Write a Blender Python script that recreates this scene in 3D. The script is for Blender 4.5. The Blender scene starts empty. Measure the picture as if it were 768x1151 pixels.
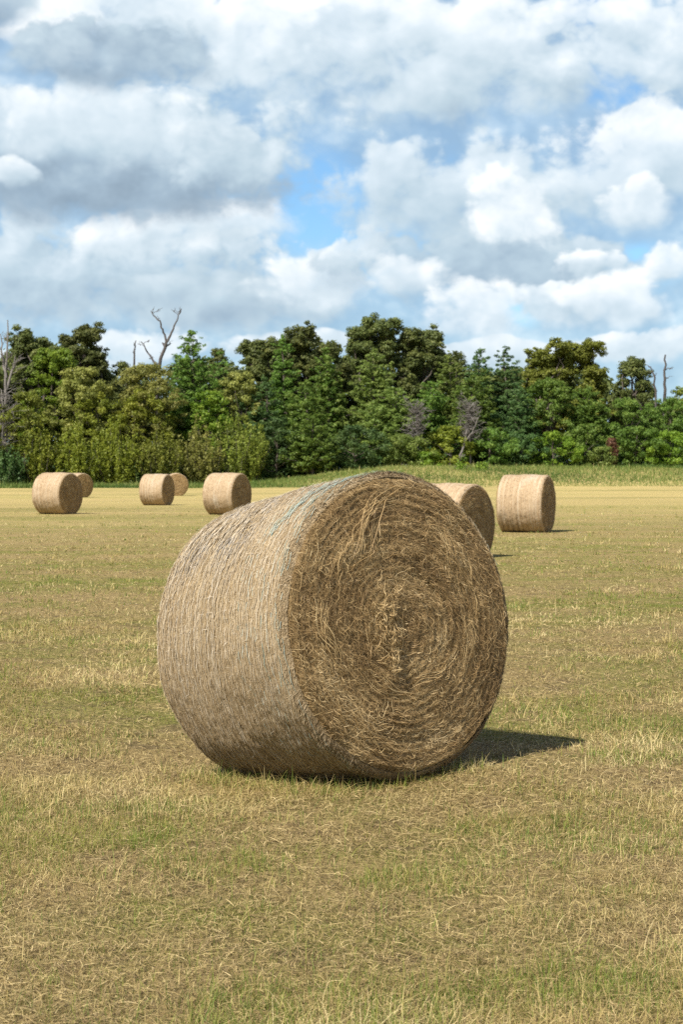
import bpy, math, random
import numpy as np
from mathutils import Vector

SEED = 7
rng = np.random.default_rng(SEED)
random.seed(SEED)
scene = bpy.context.scene
COL = scene.collection

# ------------------------------------------------------------------ photo -> world
FPX, CAMH, HZ, CX = 2000.0, 1.53, 530.0, 384.0       # focal length in photo pixels, eye height, horizon row


def px2x(px, Y):
    return (px - CX) / FPX * Y


def py2z(py, Y):
    return CAMH + (HZ - py) / FPX * Y


# ------------------------------------------------------------------ numpy noise
_perm = np.random.default_rng(3).random((256, 256))


def vnoise(x, y):
    xi = np.floor(x).astype(int); yi = np.floor(y).astype(int)
    fx = x - xi; fy = y - yi
    fx = fx * fx * (3 - 2 * fx); fy = fy * fy * (3 - 2 * fy)
    g = lambda a, b: _perm[a & 255, b & 255]
    return (g(xi, yi) * (1 - fx) + g(xi + 1, yi) * fx) * (1 - fy) + (g(xi, yi + 1) * (1 - fx) + g(xi + 1, yi + 1) * fx) * fy


def fbm(x, y, octv=4):
    s = 0; a = .5; t = 0
    for k in range(octv):
        s = s + a * vnoise(x * 2 ** k + 17.3 * k, y * 2 ** k + 5.1 * k); t += a; a *= .5
    return s / t


def sstep(x, a, b):
    t = np.clip((np.asarray(x, float) - a) / (b - a), 0, 1)
    return t * t * (3 - 2 * t)


def treeline(x):
    return 172 + (np.asarray(x, float) + 35) * .35


def ground(x, y):
    x = np.asarray(x, float); y = np.asarray(y, float)
    tl = treeline(np.clip(x, -120, 120))
    z = 2.0 * sstep(x, -14, 8) * sstep(y, tl - 24, tl - 2)
    z = z - .10 * np.exp(-((x + .75) ** 2 + (y - 9.7) ** 2) / (2 * .85 ** 2))
    z = z + .045 * np.exp(-((x - 1.0) ** 2 + (y - 9.35) ** 2) / (2 * .55 ** 2))
    near = 1 - sstep(y, 30, 60)
    z = z + near * .05 * (fbm(x * .9 + 40, y * .9 + 11, 3) - .5)
    z = z + (1 - near) * .12 * (fbm(x * .08 + 3, y * .08 + 9, 2) - .5) * (1 - sstep(y, 400, 800))
    return z


# ------------------------------------------------------------------ mesh helpers
def np_mesh(name, V, faces_list, attrs=None, uv=None, mats=(), face_mat=None, smooth=False):
    """faces_list: list of (n,k) int arrays."""
    me = bpy.data.meshes.new(name)
    V = np.ascontiguousarray(V, np.float32)
    me.vertices.add(len(V)); me.vertices.foreach_set('co', V.ravel())
    loops = np.concatenate([f.ravel() for f in faces_list]).astype(np.int32)
    sizes = np.concatenate([np.full(len(f), f.shape[1], np.int32) for f in faces_list])
    starts = np.concatenate([[0], np.cumsum(sizes)[:-1]]).astype(np.int32)
    me.loops.add(len(loops)); me.loops.foreach_set('vertex_index', loops)
    me.polygons.add(len(sizes)); me.polygons.foreach_set('loop_start', starts); me.polygons.foreach_set('loop_total', sizes)
    if face_mat is not None:
        me.polygons.foreach_set('material_index', face_mat.astype(np.int32))
    if smooth:
        me.polygons.foreach_set('use_smooth', np.ones(len(sizes), bool))
    for k, a in (attrs or {}).items():
        at = me.attributes.new(k, 'FLOAT', 'POINT'); at.data.foreach_set('value', np.ascontiguousarray(a, np.float32))
    if uv is not None:
        l = me.uv_layers.new(name='UVMap'); l.data.foreach_set('uv', np.ascontiguousarray(uv[loops], np.float32).ravel())
    for m in mats:
        me.materials.append(m)
    me.update(calc_edges=True); me.validate()
    return me


def add(name, me, parent=None, **props):
    o = bpy.data.objects.new(name, me); COL.objects.link(o)
    if parent is not None:
        o.parent = parent
    for k, v in props.items():
        o[k] = v
    return o


def empty(name, loc, rz=0.0, **props):
    o = bpy.data.objects.new(name, None); COL.objects.link(o)
    o.location = loc; o.rotation_euler = (0, 0, rz); o.empty_display_size = .3
    for k, v in props.items():
        o[k] = v
    return o


def unit(a):
    return a / np.maximum(np.linalg.norm(a, axis=-1, keepdims=True), 1e-9)


def ribbons(P, W, width, taper=.35):
    """P (n,k,3) centre lines, W (n,k,3) unit width directions, width (n,) -> V, quads."""
    n, k, _ = P.shape
    prof = 1 - (1 - taper) * np.abs(np.linspace(-1, 1, k)) ** 2.5
    hw = (width[:, None] * prof[None] * .5)[..., None]
    V = np.stack([P - W * hw, P + W * hw], 2).reshape(-1, 3)
    base = (np.arange(n) * k * 2)[:, None] + np.arange(k - 1)[None] * 2
    base = base.ravel()
    Q = np.stack([base, base + 1, base + 3, base + 2], 1)
    return V, Q


def rep(a, k):
    return np.repeat(a, k)


def tube(path, radii, seg=7):
    """tapered tube through path -> V, quads"""
    path = np.asarray(path, float); n = len(path)
    T = np.gradient(path, axis=0); T = unit(T)
    ref = np.array([.31, .87, .2]); ref /= np.linalg.norm(ref)
    A = unit(np.cross(T, ref)); B = np.cross(T, A)
    th = np.linspace(0, 2 * np.pi, seg, endpoint=False)
    V = path[:, None] + np.asarray(radii)[:, None, None] * (np.cos(th)[None, :, None] * A[:, None] + np.sin(th)[None, :, None] * B[:, None])
    V = V.reshape(-1, 3)
    i = (np.arange(n - 1) * seg)[:, None]; j = np.arange(seg)[None]; j2 = (j + 1) % seg
    Q = np.stack([i + j, i + j2, i + seg + j2, i + seg + j], -1).reshape(-1, 4)
    return V, Q


def merge(parts):
    Vs = []; Qs = []; off = 0
    for V, Q in parts:
        Vs.append(V); Qs.append(Q + off); off += len(V)
    return np.concatenate(Vs), np.concatenate(Qs)


# ------------------------------------------------------------------ materials
def new_mat(name):
    m = bpy.data.materials.new(name); m.use_nodes = True
    nt = m.node_tree
    b = nt.nodes['Principled BSDF']
    b.inputs['Roughness'].default_value = .8
    b.inputs['Specular IOR Level'].default_value = .2
    return m, nt, b


def ramp(nt, fac, stops):
    r = nt.nodes.new('ShaderNodeValToRGB')
    el = r.color_ramp.elements
    while len(el) < len(stops):
        el.new(.5)
    for e, (p, c) in zip(el, stops):
        e.position = p; e.color = (*c, 1)
    if fac is not None:
        nt.links.new(fac, r.inputs[0])
    return r.outputs[0]


def noise(nt, vec, scale, detail=3, rough=.55, dim='3D', dist=0):
    n = nt.nodes.new('ShaderNodeTexNoise'); n.noise_dimensions = dim
    n.inputs['Scale'].default_value = scale; n.inputs['Detail'].default_value = detail
    n.inputs['Roughness'].default_value = rough; n.inputs['Distortion'].default_value = dist
    if vec is not None:
        nt.links.new(vec, n.inputs['Vector'])
    return n.outputs[0]


def mapping(nt, vec, scale=(1, 1, 1), loc=(0, 0, 0), rot=(0, 0, 0)):
    n = nt.nodes.new('ShaderNodeMapping')
    n.inputs['Scale'].default_value = scale; n.inputs['Location'].default_value = loc; n.inputs['Rotation'].default_value = rot
    nt.links.new(vec, n.inputs['Vector'])
    return n.outputs[0]


def mixc(nt, fac, a, b, mode='MIX'):
    n = nt.nodes.new('ShaderNodeMix'); n.data_type = 'RGBA'; n.blend_type = mode
    for v, s in ((fac, n.inputs[0]), (a, n.inputs[6]), (b, n.inputs[7])):
        if isinstance(v, (int, float)):
            s.default_value = v
        elif isinstance(v, tuple):
            s.default_value = (*v, 1)
        else:
            nt.links.new(v, s)
    return n.outputs[2]


def math_n(nt, op, a, b=0.0, c=None, clamp=False):
    n = nt.nodes.new('ShaderNodeMath'); n.operation = op; n.use_clamp = clamp
    for v, s in zip((a, b, c), n.inputs):
        if v is None:
            continue
        if isinstance(v, (int, float)):
            s.default_value = v
        else:
            nt.links.new(v, s)
    return n.outputs[0]


def attr(nt, name):
    n = nt.nodes.new('ShaderNodeAttribute'); n.attribute_name = name
    return n.outputs['Fac']


def maprange(nt, v, a, b, c=0.0, d=1.0):
    n = nt.nodes.new('ShaderNodeMapRange'); n.interpolation_type = 'SMOOTHSTEP'
    nt.links.new(v, n.inputs[0])
    for i, x in enumerate((a, b, c, d)):
        n.inputs[i + 1].default_value = x
    return n.outputs[0]


def bump(nt, h, b, strength=.5, dist=.02):
    n = nt.nodes.new('ShaderNodeBump'); n.inputs['Strength'].default_value = strength; n.inputs['Distance'].default_value = dist
    nt.links.new(h, n.inputs['Height']); nt.links.new(n.outputs[0], b.inputs['Normal'])


def strand_mat(name, stops, trans=.25, rough=.6, spec=.25, weather=False):
    """thin dry blades and straws, coloured by their own tint"""
    m, nt, b = new_mat(name)
    c = ramp(nt, attr(nt, 'tint'), stops)
    if weather:                                       # weathered hay has gone grey
        c = mixc(nt, attr(nt, 'grey'), c, mixc(nt, 1.0, ramp(nt, attr(nt, 'tint'), [(0.0, (.13, .125, .125)), (.5, (.32, .31, .30)), (1.0, (.56, .54, .51))]), (1.0, 1.0, 1.0), 'MULTIPLY'))
    nt.links.new(c, b.inputs['Base Color'])
    b.inputs['Roughness'].default_value = rough; b.inputs['Specular IOR Level'].default_value = spec
    if trans > 0:
        t = nt.nodes.new('ShaderNodeBsdfTranslucent'); nt.links.new(c, t.inputs['Color'])
        mx = nt.nodes.new('ShaderNodeMixShader'); mx.inputs[0].default_value = trans
        nt.links.new(b.outputs[0], mx.inputs[1]); nt.links.new(t.outputs[0], mx.inputs[2])
        nt.links.new(mx.outputs[0], nt.nodes['Material Output'].inputs['Surface'])
    return m


# field soil under the stubble
M_FIELD, nt, b = new_mat('mown_field')
pos = nt.nodes.new('ShaderNodeNewGeometry').outputs['Position']
rows = noise(nt, mapping(nt, pos, (.10, .34, 1), rot=(0, 0, .14)), 1.0, 5, .6)
patch = noise(nt, pos, 1.1, 5, .6)
fine = noise(nt, pos, 26, 5, .7)
ftile = noise(nt, mapping(nt, pos, (1, .35, 1)), 7, 4, .65)
tan = ramp(nt, fine, [(.25, (.100, .070, .033)), (.5, (.28, .205, .088)), (.75, (.47, .365, .162))])
green = ramp(nt, fine, [(.25, (.068, .086, .014)), (.55, (.18, .19, .040)), (.8, (.35, .305, .085))])
gm = math_n(nt, 'ADD', math_n(nt, 'MULTIPLY', rows, .55), math_n(nt, 'MULTIPLY', patch, .45))
c1 = mixc(nt, maprange(nt, gm, .41, .66), tan, green)
soil = maprange(nt, noise(nt, mapping(nt, pos, (2.2, 2.8, 1)), 1.0, 6, .72), .53, .64)
c1 = mixc(nt, math_n(nt, 'MULTIPLY', soil, .6), c1, (.13, .092, .052))
sep = nt.nodes.new('ShaderNodeSeparateXYZ'); nt.links.new(pos, sep.inputs[0])
# the far half of the field is drier: golden stubble in long streaks
farf = maprange(nt, math_n(nt, 'ADD', sep.outputs[1], math_n(nt, 'MULTIPLY', noise(nt, mapping(nt, pos, (.02, .12, 1)), 1, 4), 70)), 45, 150)
gold = ramp(nt, noise(nt, mapping(nt, pos, (.016, .075, 1), rot=(0, 0, -.10)), 1, 5, .60), [(.3, (.20, .20, .062)), (.42, (.33, .275, .105)), (.52, (.48, .37, .155)), (.62, (.35, .30, .105)), (.75, (.52, .405, .18))])
c1 = mixc(nt, math_n(nt, 'MULTIPLY', farf, .85), c1, gold)
# beyond the mown edge everything is green
nt.links.new(c1, b.inputs['Base Color'])
b.inputs['Roughness'].default_value = .95; b.inputs['Specular IOR Level'].default_value = .05
bump(nt, math_n(nt, 'ADD', fine, math_n(nt, 'MULTIPLY', ftile, 1.5)), b, 1.0, .05)

M_BLADE = strand_mat('stubble_blades', [(0.0, (.07, .130, .016)), (.22, (.145, .210, .034)), (.42, (.27, .285, .056)), (.52, (.295, .21, .078)), (.66, (.445, .345, .13)), (.82, (.585, .465, .20)), (1.0, (.71, .59, .30))], .3)
M_LITTER = strand_mat('straw_litter', [(0.0, (.10, .068, .033)), (.4, (.265, .188, .080)), (.7, (.455, .35, .155)), (1.0, (.64, .50, .26))], .1)
M_TALL = strand_mat('tall_grass', [(0.0, (.06, .11, .02)), (.35, (.14, .20, .04)), (.65, (.26, .28, .08)), (1.0, (.46, .40, .17))], .3)

# straw on the bale ends
M_STRAW = strand_mat('end_straw', [(0.0, (.20, .126, .054)), (.3, (.315, .206, .090)), (.55, (.415, .285, .130)), (.8, (.53, .385, .185)), (1.0, (.66, .505, .275))], .12, .5, .3)
M_SIDESTRAW = strand_mat('side_straw', [(0.0, (.19, .132, .070)), (.3, (.315, .23, .128)), (.55, (.42, .32, .19)), (.8, (.525, .42, .265)), (1.0, (.645, .545, .37))], .1, .5, .3, True)

M_FACE, nt, b = new_mat('bale_end_core')
pos = nt.nodes.new('ShaderNodeTexCoord').outputs['Object']
c = ramp(nt, noise(nt, pos, 60, 6, .7), [(.3, (.17, .108, .048)), (.55, (.28, .185, .085)), (.75, (.39, .27, .13))])
nt.links.new(c, b.inputs['Base Color']); bump(nt, noise(nt, pos, 90, 4, .7), b, .8, .02)

M_SIDE, nt, b = new_mat('bale_side')
uvn = nt.nodes.new('ShaderNodeTexCoord').outputs['UV']        # u metres round the roll, v metres along the axis
st1 = noise(nt, mapping(nt, uvn, (70, 260, 1), rot=(0, 0, .5)), 1, 4, .65)
st2 = noise(nt, mapping(nt, uvn, (260, 80, 1), rot=(0, 0, .3)), 1, 4, .65)
st = math_n(nt, 'ADD', math_n(nt, 'MULTIPLY', st1, .5), math_n(nt, 'MULTIPLY', st2, .5))
c = ramp(nt, st, [(.33, (.15, .10, .05)), (.5, (.30, .22, .12)), (.66, (.46, .36, .22))])
lines = noise(nt, mapping(nt, uvn, (.7, 55, 1)), 1, 2, .5)
c = mixc(nt, math_n(nt, 'MULTIPLY', maprange(nt, lines, .52, .68), .45), c, (.52, .46, .35))
nt.links.new(c, b.inputs['Base Color']); bump(nt, math_n(nt, 'ADD', st, lines), b, .7, .012)

# side of the distant bales: bands of net over tan hay
M_FARSIDE, nt, b = new_mat('far_bale_side')
uvn = nt.nodes.new('ShaderNodeTexCoord').outputs['UV']
oi = nt.nodes.new('ShaderNodeObjectInfo')
off = nt.nodes.new('ShaderNodeCombineXYZ'); nt.links.new(math_n(nt, 'MULTIPLY', oi.outputs['Random'], 40), off.inputs[0]); nt.links.new(math_n(nt, 'MULTIPLY', oi.outputs['Random'], 13), off.inputs[2])
va = nt.nodes.new('ShaderNodeVectorMath'); nt.links.new(uvn, va.inputs[0]); nt.links.new(off.outputs[0], va.inputs[1])
uvr = va.outputs[0]
st = noise(nt, mapping(nt, uvr, (14, 40, 1)), 1, 5, .7)
c = ramp(nt, st, [(.3, (.25, .165, .092)), (.5, (.36, .26, .155)), (.7, (.46, .355, .225))])
lines = noise(nt, mapping(nt, uvr, (.5, 26, 1)), 1, 3, .6)
c = mixc(nt, math_n(nt, 'MULTIPLY', maprange(nt, lines, .5, .66), .55), c, (.48, .40, .29))
wash = noise(nt, mapping(nt, uvr, (.9, 2.2, 1)), 1, 3, .6)
c = mixc(nt, math_n(nt, 'MULTIPLY', maprange(nt, wash, .55, .75), .35), c, (.50, .45, .37))
nt.links.new(c, b.inputs['Base Color']); bump(nt, math_n(nt, 'ADD', st, lines), b, .6, .02)

M_FARFACE, nt, b = new_mat('far_bale_end')
tc = nt.nodes.new('ShaderNodeTexCoord').outputs['UV']         # u = turns, v = radius in metres
st = noise(nt, mapping(nt, tc, (5, 42, 1)), 1, 5, .7)
c = ramp(nt, st, [(.28, (.19, .118, .052)), (.5, (.36, .235, .108)), (.72, (.52, .36, .18))])
nt.links.new(c, b.inputs['Base Color']); bump(nt, st, b, .9, .03)

M_NET = strand_mat('net_pale', [(0.0, (.36, .285, .19)), (.5, (.48, .405, .29)), (1.0, (.62, .56, .46))], 0, .45, .4)
M_NETTEAL = strand_mat('net_teal', [(0.0, (.13, .27, .24)), (.5, (.24, .36, .32)), (1.0, (.42, .47, .42))], 0, .45, .4)


# ------------------------------------------------------------------ hay bales
class BaleForm:
    """Where the roll's skin and ends lie. front ring centre c, axis n (out of the front end)."""
    def __init__(s, c, yaw, pit, L, R, Rz, rb=1.0, bz=0.0, floor=None):
        s.c = np.array(c, float); s.L = L; s.R = R; s.Rz = Rz; s.rb = rb; s.bz = bz; s.floor = floor
        s.n = np.array([math.sin(yaw) * math.cos(pit), -math.cos(yaw) * math.cos(pit), math.sin(pit)])
        s.t = np.array([math.cos(yaw), math.sin(yaw), 0.0])
        s.u = np.cross(s.n, s.t); s.u = s.u if s.u[2] > 0 else -s.u

    def clampz(s, P):
        if s.floor is not None:
            g = s.floor(P[..., 0], P[..., 1])
            P[..., 2] = np.maximum(P[..., 2], g - .012)
        return P

    def side(s, th, l, h=0.0):
        """th angle round the roll, l metres from the front rim, h height above the skin"""
        f = np.clip(l / s.L, 0, 1)
        k = 1 + (s.rb - 1) * f
        k = k + .012 * np.sin(np.pi * f)
        rnd = .028 * np.clip(1 - l / .05, 0, 1) ** 2 + .028 * np.clip(1 - (s.L - l) / .05, 0, 1) ** 2
        ctr = s.c - s.n * np.asarray(l)[..., None] + np.array([0, 0, 1.0]) * (f * s.bz)[..., None]
        P = ctr + ((s.R * k - rnd + h) * np.cos(th))[..., None] * s.t + ((s.Rz * k - rnd + h) * np.sin(th))[..., None] * s.u
        return s.clampz(P)

    def end(s, r, th, d, back=False):
        """r 0..1 of the rim, th angle, d metres out of the end"""
        k = s.rb if back else 1.0
        sg = -1 if back else 1
        ctr = s.c + (-s.n * s.L + np.array([0, 0, s.bz]) if back else 0)
        rr = np.minimum(r, 1.02)
        P = ctr + (rr * (s.R * k - .028) * np.cos(th))[..., None] * s.t + (rr * (s.Rz * k - .028) * np.sin(th))[..., None] * s.u + sg * s.n * np.asarray(d)[..., None]
        return s.clampz(P)


def end_relief(r, th):
    swirl = r * 20.0 - th / (2 * np.pi) + 1.5 * (fbm(np.cos(th) * r * 2.2 + 60, np.sin(th) * r * 2.2 + 13, 3) - .5)
    x = np.cos(th) * r; y = np.sin(th) * r
    rs = np.hypot(x + .17 * (1 - r), y); swirl = swirl + 20.0 * (rs - r)
    amp = .25 + 1.2 * fbm(x * 3 + 8, y * 3 + 2, 2)
    h = .032 * (1 - r ** 3) + .0046 * amp * np.sin(2 * np.pi * swirl)
    h = h + .018 * (fbm(x * 5 + 20, y * 5 + 31, 4) - .5) + .015 * (fbm(r * 14, th * 2.2 + 3, 3) - .5)
    h = h - .014 * np.exp(-((r - .33) / .035) ** 2) * np.exp(-((np.angle(np.exp(1j * (th - .9)))) / .7) ** 2)
    h = h - .006 * np.exp(-(np.hypot(x + .17, y) / .10) ** 2)
    return h


def side_relief(th, l, L):
    """net grooves, strongest towards the back half, and lumps"""
    cov = .25 + .75 * sstep(l / L, .30, .55)
    cov = cov * (.5 + .9 * fbm(th * 2 + 3, l * 4 + 7, 2))
    g = -.030 * cov * (.5 + .5 * np.cos(2 * np.pi * (l + .016 * (fbm(th * 1.5, l * 2, 2) - .5)) / .040)) ** 3
    return g + .026 * (fbm(th * 3 + 50, l * 5 + 12, 4) - .5) + .006 * (fbm(th * 22 + 50, l * 22 + 12, 3) - .5)


def grid_quads(nr, nc, wrap=True):
    i = np.arange(nr - 1)[:, None]; j = np.arange(nc if wrap else nc - 1)[None]
    j2 = (j + 1) % nc
    return np.stack([i * nc + j, i * nc + j2, (i + 1) * nc + j2, (i + 1) * nc + j], -1).reshape(-1, 4)


def end_mesh(form, name, nstr, wscale, back=False, tufts=False, core_mat=None, straw_mat=None, seed=0, nr=110, nt_=260, relief=1.0, loose=.04):
    g = np.random.default_rng(100 + seed)
    r = np.linspace(0.004, 1, nr); th = np.linspace(0, 2 * np.pi, nt_, endpoint=False)
    RR, TT = np.meshgrid(r, th, indexing='ij')
    rim_drop = .028 * np.clip((RR - .955) / .045, 0, 1) ** 2
    V0 = form.end(RR, TT, relief * end_relief(RR, TT) - rim_drop, back).reshape(-1, 3)
    Q0 = grid_quads(nr, nt_)
    uv0 = np.stack([TT.ravel() / (2 * np.pi), RR.ravel() * .75 + TT.ravel() / (2 * np.pi) * .08], 1)
    # straws laid round the roll
    n = nstr; k = 7
    r0 = np.sqrt(g.random(n)) * .985 + .01
    t0 = g.random(n) * 2 * np.pi
    ln = g.uniform(.022, .095, n) * np.where(g.random(n) < .12, 1.8, 1)
    s = np.linspace(-.5, .5, k)[None]
    drift = g.normal(0, .15, n) * ln
    wild = g.random(n) < .13
    drift = np.where(wild, g.normal(0, .55, n) * ln, drift)
    ph = g.random(n) * 6.28
    curl = g.normal(0, .011, n) * (1 + wild)
    rad = np.maximum(r0, .10)[:, None]
    rr = r0[:, None] + (drift[:, None] * s + curl[:, None] * np.sin(s * 7 + ph[:, None])) / .75
    tt = t0[:, None] + np.where(wild, .7, 1)[:, None] * s * ln[:, None] / (rad * .75)
    rr = np.clip(np.abs(rr), .003, 1.0)
    lift = np.where(g.random(n) < loose, g.uniform(.010, .030, n), g.uniform(.0, .007, n))
    arch = lift[:, None] * (1 - (2 * s) ** 2) + (g.random(n) * .004 * wscale)[:, None]
    skew = (g.normal(0, .008, n))[:, None] * s * 2
    dd = relief * end_relief(rr, tt) + arch + np.maximum(skew, -.003) - .028 * np.clip((rr - .955) / .045, 0, 1) ** 2
    P = form.end(rr, tt, dd, back)
    T = unit(np.gradient(P, axis=1))
    sg = -1 if back else 1
    nrm = sg * form.n + g.normal(0, .30, (n, 1, 3))
    W = unit(np.cross(T, np.broadcast_to(nrm, T.shape)))
    wd = g.uniform(.0011, .0023, n) * wscale
    V1, Q1 = ribbons(P, W, wd)
    band = fbm(r0 * 12 + 3, np.full(n, 2.0) + t0 * .6, 3)
    tint = np.clip(.42 + g.normal(0, .17, n) + .55 * (band - .5) + .05 * wild + 1.5 * (fbm(np.cos(t0) * r0 * 4 + 9, np.sin(t0) * r0 * 4 + 9, 3) - .5) * .5, 0, 1)
    tint = np.where(lift > .012, np.clip(tint + .18, 0, 1), tint)
    tints = [np.full(len(V0), .3), rep(tint, 2 * k)]
    parts = [(V0, Q0), (V1, Q1)]
    hank = []; htint = []
    if tufts:
        def bundle(pts, nn, spread, wob, hi, tlo, thi):
            """a hank of loose straw along pts (face coords: right, up, out)"""
            pts = np.asarray(pts, float); kk = 12
            q = np.linspace(0, len(pts) - 1, kk)
            base = np.stack([np.interp(q, np.arange(len(pts)), pts[:, c]) for c in range(3)], 1)
            A = base[None] + g.normal(0, spread, (nn, 1, 3)) * np.array([1, 1, .25])
            ph_ = g.random((nn, 1, 3)) * 6.28
            A = A + wob * np.sin(np.linspace(0, 1, kk)[None, :, None] * g.uniform(3, 9, (nn, 1, 1)) + ph_) * np.array([1, 1, .4])
            cut = g.uniform(-.25, .25, (nn, 1, 1)) * (base[-1] - base[0])[None, None] * .5
            A = A + cut
            X, Y, D = A[..., 0], A[..., 1], A[..., 2]
            r_ = np.clip(np.hypot(X, Y) / .74, 0, 1); a_ = np.arctan2(Y, X)
            D = np.abs(D) * hi + relief * end_relief(r_, a_) + .004
            Pp = form.end(r_, a_, D, back)
            Tt = unit(np.gradient(Pp, axis=1))
            Ww = unit(np.cross(Tt, np.broadcast_to(sg * form.n + g.normal(0, .6, (nn, 1, 3)), Tt.shape)))
            Vb, Qb = ribbons(Pp, Ww, g.uniform(.0018, .0034, nn))
            hank.append((Vb, Qb)); htint.append(rep(g.uniform(tlo, thi, nn), 2 * kk))
        for _ in range(46):
            cx0, cy0 = g.normal(-.135, .030), g.normal(.0, .075)
            aa = g.normal(1.57, .75); hl = g.uniform(.025, .075)
            bundle([(cx0 - hl * math.cos(aa), cy0 - hl * math.sin(aa), .015), (cx0 + g.normal(0, .02), cy0 + g.normal(0, .02), .035), (cx0 + hl * math.cos(aa), cy0 + hl * math.sin(aa), .015)], 6, .012, .014, 1.0, .45, .95)
        bundle([(-.55, .12, .02), (-.53, -.02, .02), (-.47, -.15, .015)], 18, .015, .016, 1.0, .5, .9)
        bundle([(.02, .66, .01), (-.16, .60, .02), (-.24, .52, .03), (-.30, .36, .02)], 24, .018, .02, 1.0, .35, .75)
        bundle([(-.10, .62, .01), (-.20, .47, .03), (-.17, .36, .03), (-.33, .27, .02)], 10, .012, .02, 1.0, .35, .8)
        bundle([(-.28, -.18, .02), (-.18, -.29, .02), (-.02, -.36, .015)], 12, .02, .02, 1.0, .5, .95)
        bundle([(.0, -.30, .02), (.16, -.26, .02), (.28, -.17, .015)], 16, .014, .015, 1.1, .55, .95)
        bundle([(.40, .05, .02), (.44, -.10, .02), (.36, -.28, .015)], 12, .02, .02, 1.0, .45, .9)
        bundle([(-.42, -.40, .02), (-.30, -.52, .02), (-.12, -.62, .015)], 22, .03, .025, 1.0, .4, .9)
        bundle([(.25, .45, .02), (.36, .34, .02), (.45, .18, .015)], 22, .03, .025, 1.0, .4, .85)
        for _ in range(26):
            a0 = g.random() * 6.28; ra = .12 + .54 * math.sqrt(g.random())
            da = g.uniform(.04, .12) / ra
            pp = [(ra * math.cos(a0 + da * q) * (1 + .08 * g.normal()), ra * math.sin(a0 + da * q) * (1 + .08 * g.normal()), .015) for q in (-1, 0, 1)]
            bundle(pp, int(g.integers(3, 8)), .014, .016, .9, .4, .95)
    V, Q = merge(parts)
    tint_all = np.concatenate(tints)
    uv = np.zeros((len(V), 2)); uv[:len(V0)] = uv0
    fm = np.ones(len(Q), int); fm[:len(Q0)] = 0
    me = np_mesh(name, V, [Q], {'tint': tint_all}, uv, (core_mat, straw_mat), fm)
    if tufts:
        Vh, Qh = merge(hank)
        return me, np_mesh('loose_straw', Vh, [Qh], {'tint': np.concatenate(htint)}, None, (straw_mat,))
    return me


def side_mesh(form, name, nstr, wscale, core_mat, straw_mat, seed=0, nl=220, nth=420, relief=1.0):
    g = np.random.default_rng(200 + seed)
    l = np.linspace(0, form.L, nl); th = np.linspace(0, 2 * np.pi, nth, endpoint=False)
    LL, TT = np.meshgrid(l, th, indexing='ij')
    V0 = form.side(TT, LL, relief * side_relief(TT, LL, form.L)).reshape(-1, 3)
    Q0 = grid_quads(nl, nth)
    uv0 = np.stack([TT.ravel() * form.R, LL.ravel()], 1)
    tints = [np.full(len(V0), .4)]; parts = [(V0, Q0)]
    if nstr:
        n = nstr; k = 4
        l0 = g.random(n) * form.L; t0 = g.random(n) * 2 * np.pi
        # a good share of the straws stick out along the two rims
        rim = g.random(n) < .14
        l0 = np.where(rim, np.where(g.random(n) < .6, g.random(n) * .05, form.L - g.random(n) * .04), l0)
        ln = g.uniform(.012, .042, n) * (1 + .6 * (wscale - 1))
        ang = np.where(g.random(n) < .72, g.normal(0, .20, n), g.uniform(-1.57, 1.57, n))    # 0 = round the roll
        grooved = (sstep(l0 / form.L, .30, .50) > g.random(n)) & (g.random(n) < .85)
        ang = np.where(grooved, g.normal(0, .10, n), ang)
        s = np.linspace(-.5, .5, k)[None]
        ll = np.clip(l0[:, None] + np.sin(ang)[:, None] * ln[:, None] * s, -.004, form.L + .004)
        tt = t0[:, None] + np.cos(ang)[:, None] * ln[:, None] * s / form.R
        hh = relief * side_relief(tt, ll, form.L) + g.uniform(0.0003, .0024, n)[:, None] * wscale + (g.uniform(-.0006, .0012, n) * (1 + 10 * rim))[:, None] * s * 2
        P = form.side(tt, ll, hh)
        T = unit(np.gradient(P, axis=1))
        ctr = form.c - form.n * l0[:, None]
        nrm = unit(P[:, 1] - ctr)[:, None] + g.normal(0, .16, (n, 1, 3))
        W = unit(np.cross(T, np.broadcast_to(nrm, T.shape)))
        V1, Q1 = ribbons(P, W, g.uniform(.0013, .0027, n) * wscale)
        dark = sstep(fbm(t0 * 3 + 4, l0 * 5 + 1, 3), .40, .62)
        tint = np.clip(.50 + g.normal(0, .14, n) + .18 * (dark - .5), 0, 1)
        thm = np.angle(np.exp(1j * (t0 - 2.25)))
        gr = np.exp(-(thm / .36) ** 2) * sstep(l0 / form.L, .30, .55) * sstep(fbm(t0 * 4 + 7, l0 * 9 + 5, 3), .36, .58) * .85 + .07 * sstep(fbm(t0 * 2 + 70, l0 * 6 + 5, 3), .45, .65)
        greys = [np.zeros(len(V0)), rep(np.clip(gr, 0, 1), 2 * k)]
        parts.append((V1, Q1)); tints.append(rep(tint, 2 * k))
    V, Q = merge(parts)
    uv = np.zeros((len(V), 2)); uv[:len(V0)] = uv0
    fm = np.ones(len(Q), int); fm[:len(Q0)] = 0
    return np_mesh(name, V, [Q], {'tint': np.concatenate(tints), 'grey': np.concatenate(greys) if nstr else np.zeros(len(V))}, uv, (core_mat, straw_mat), fm)


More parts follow.
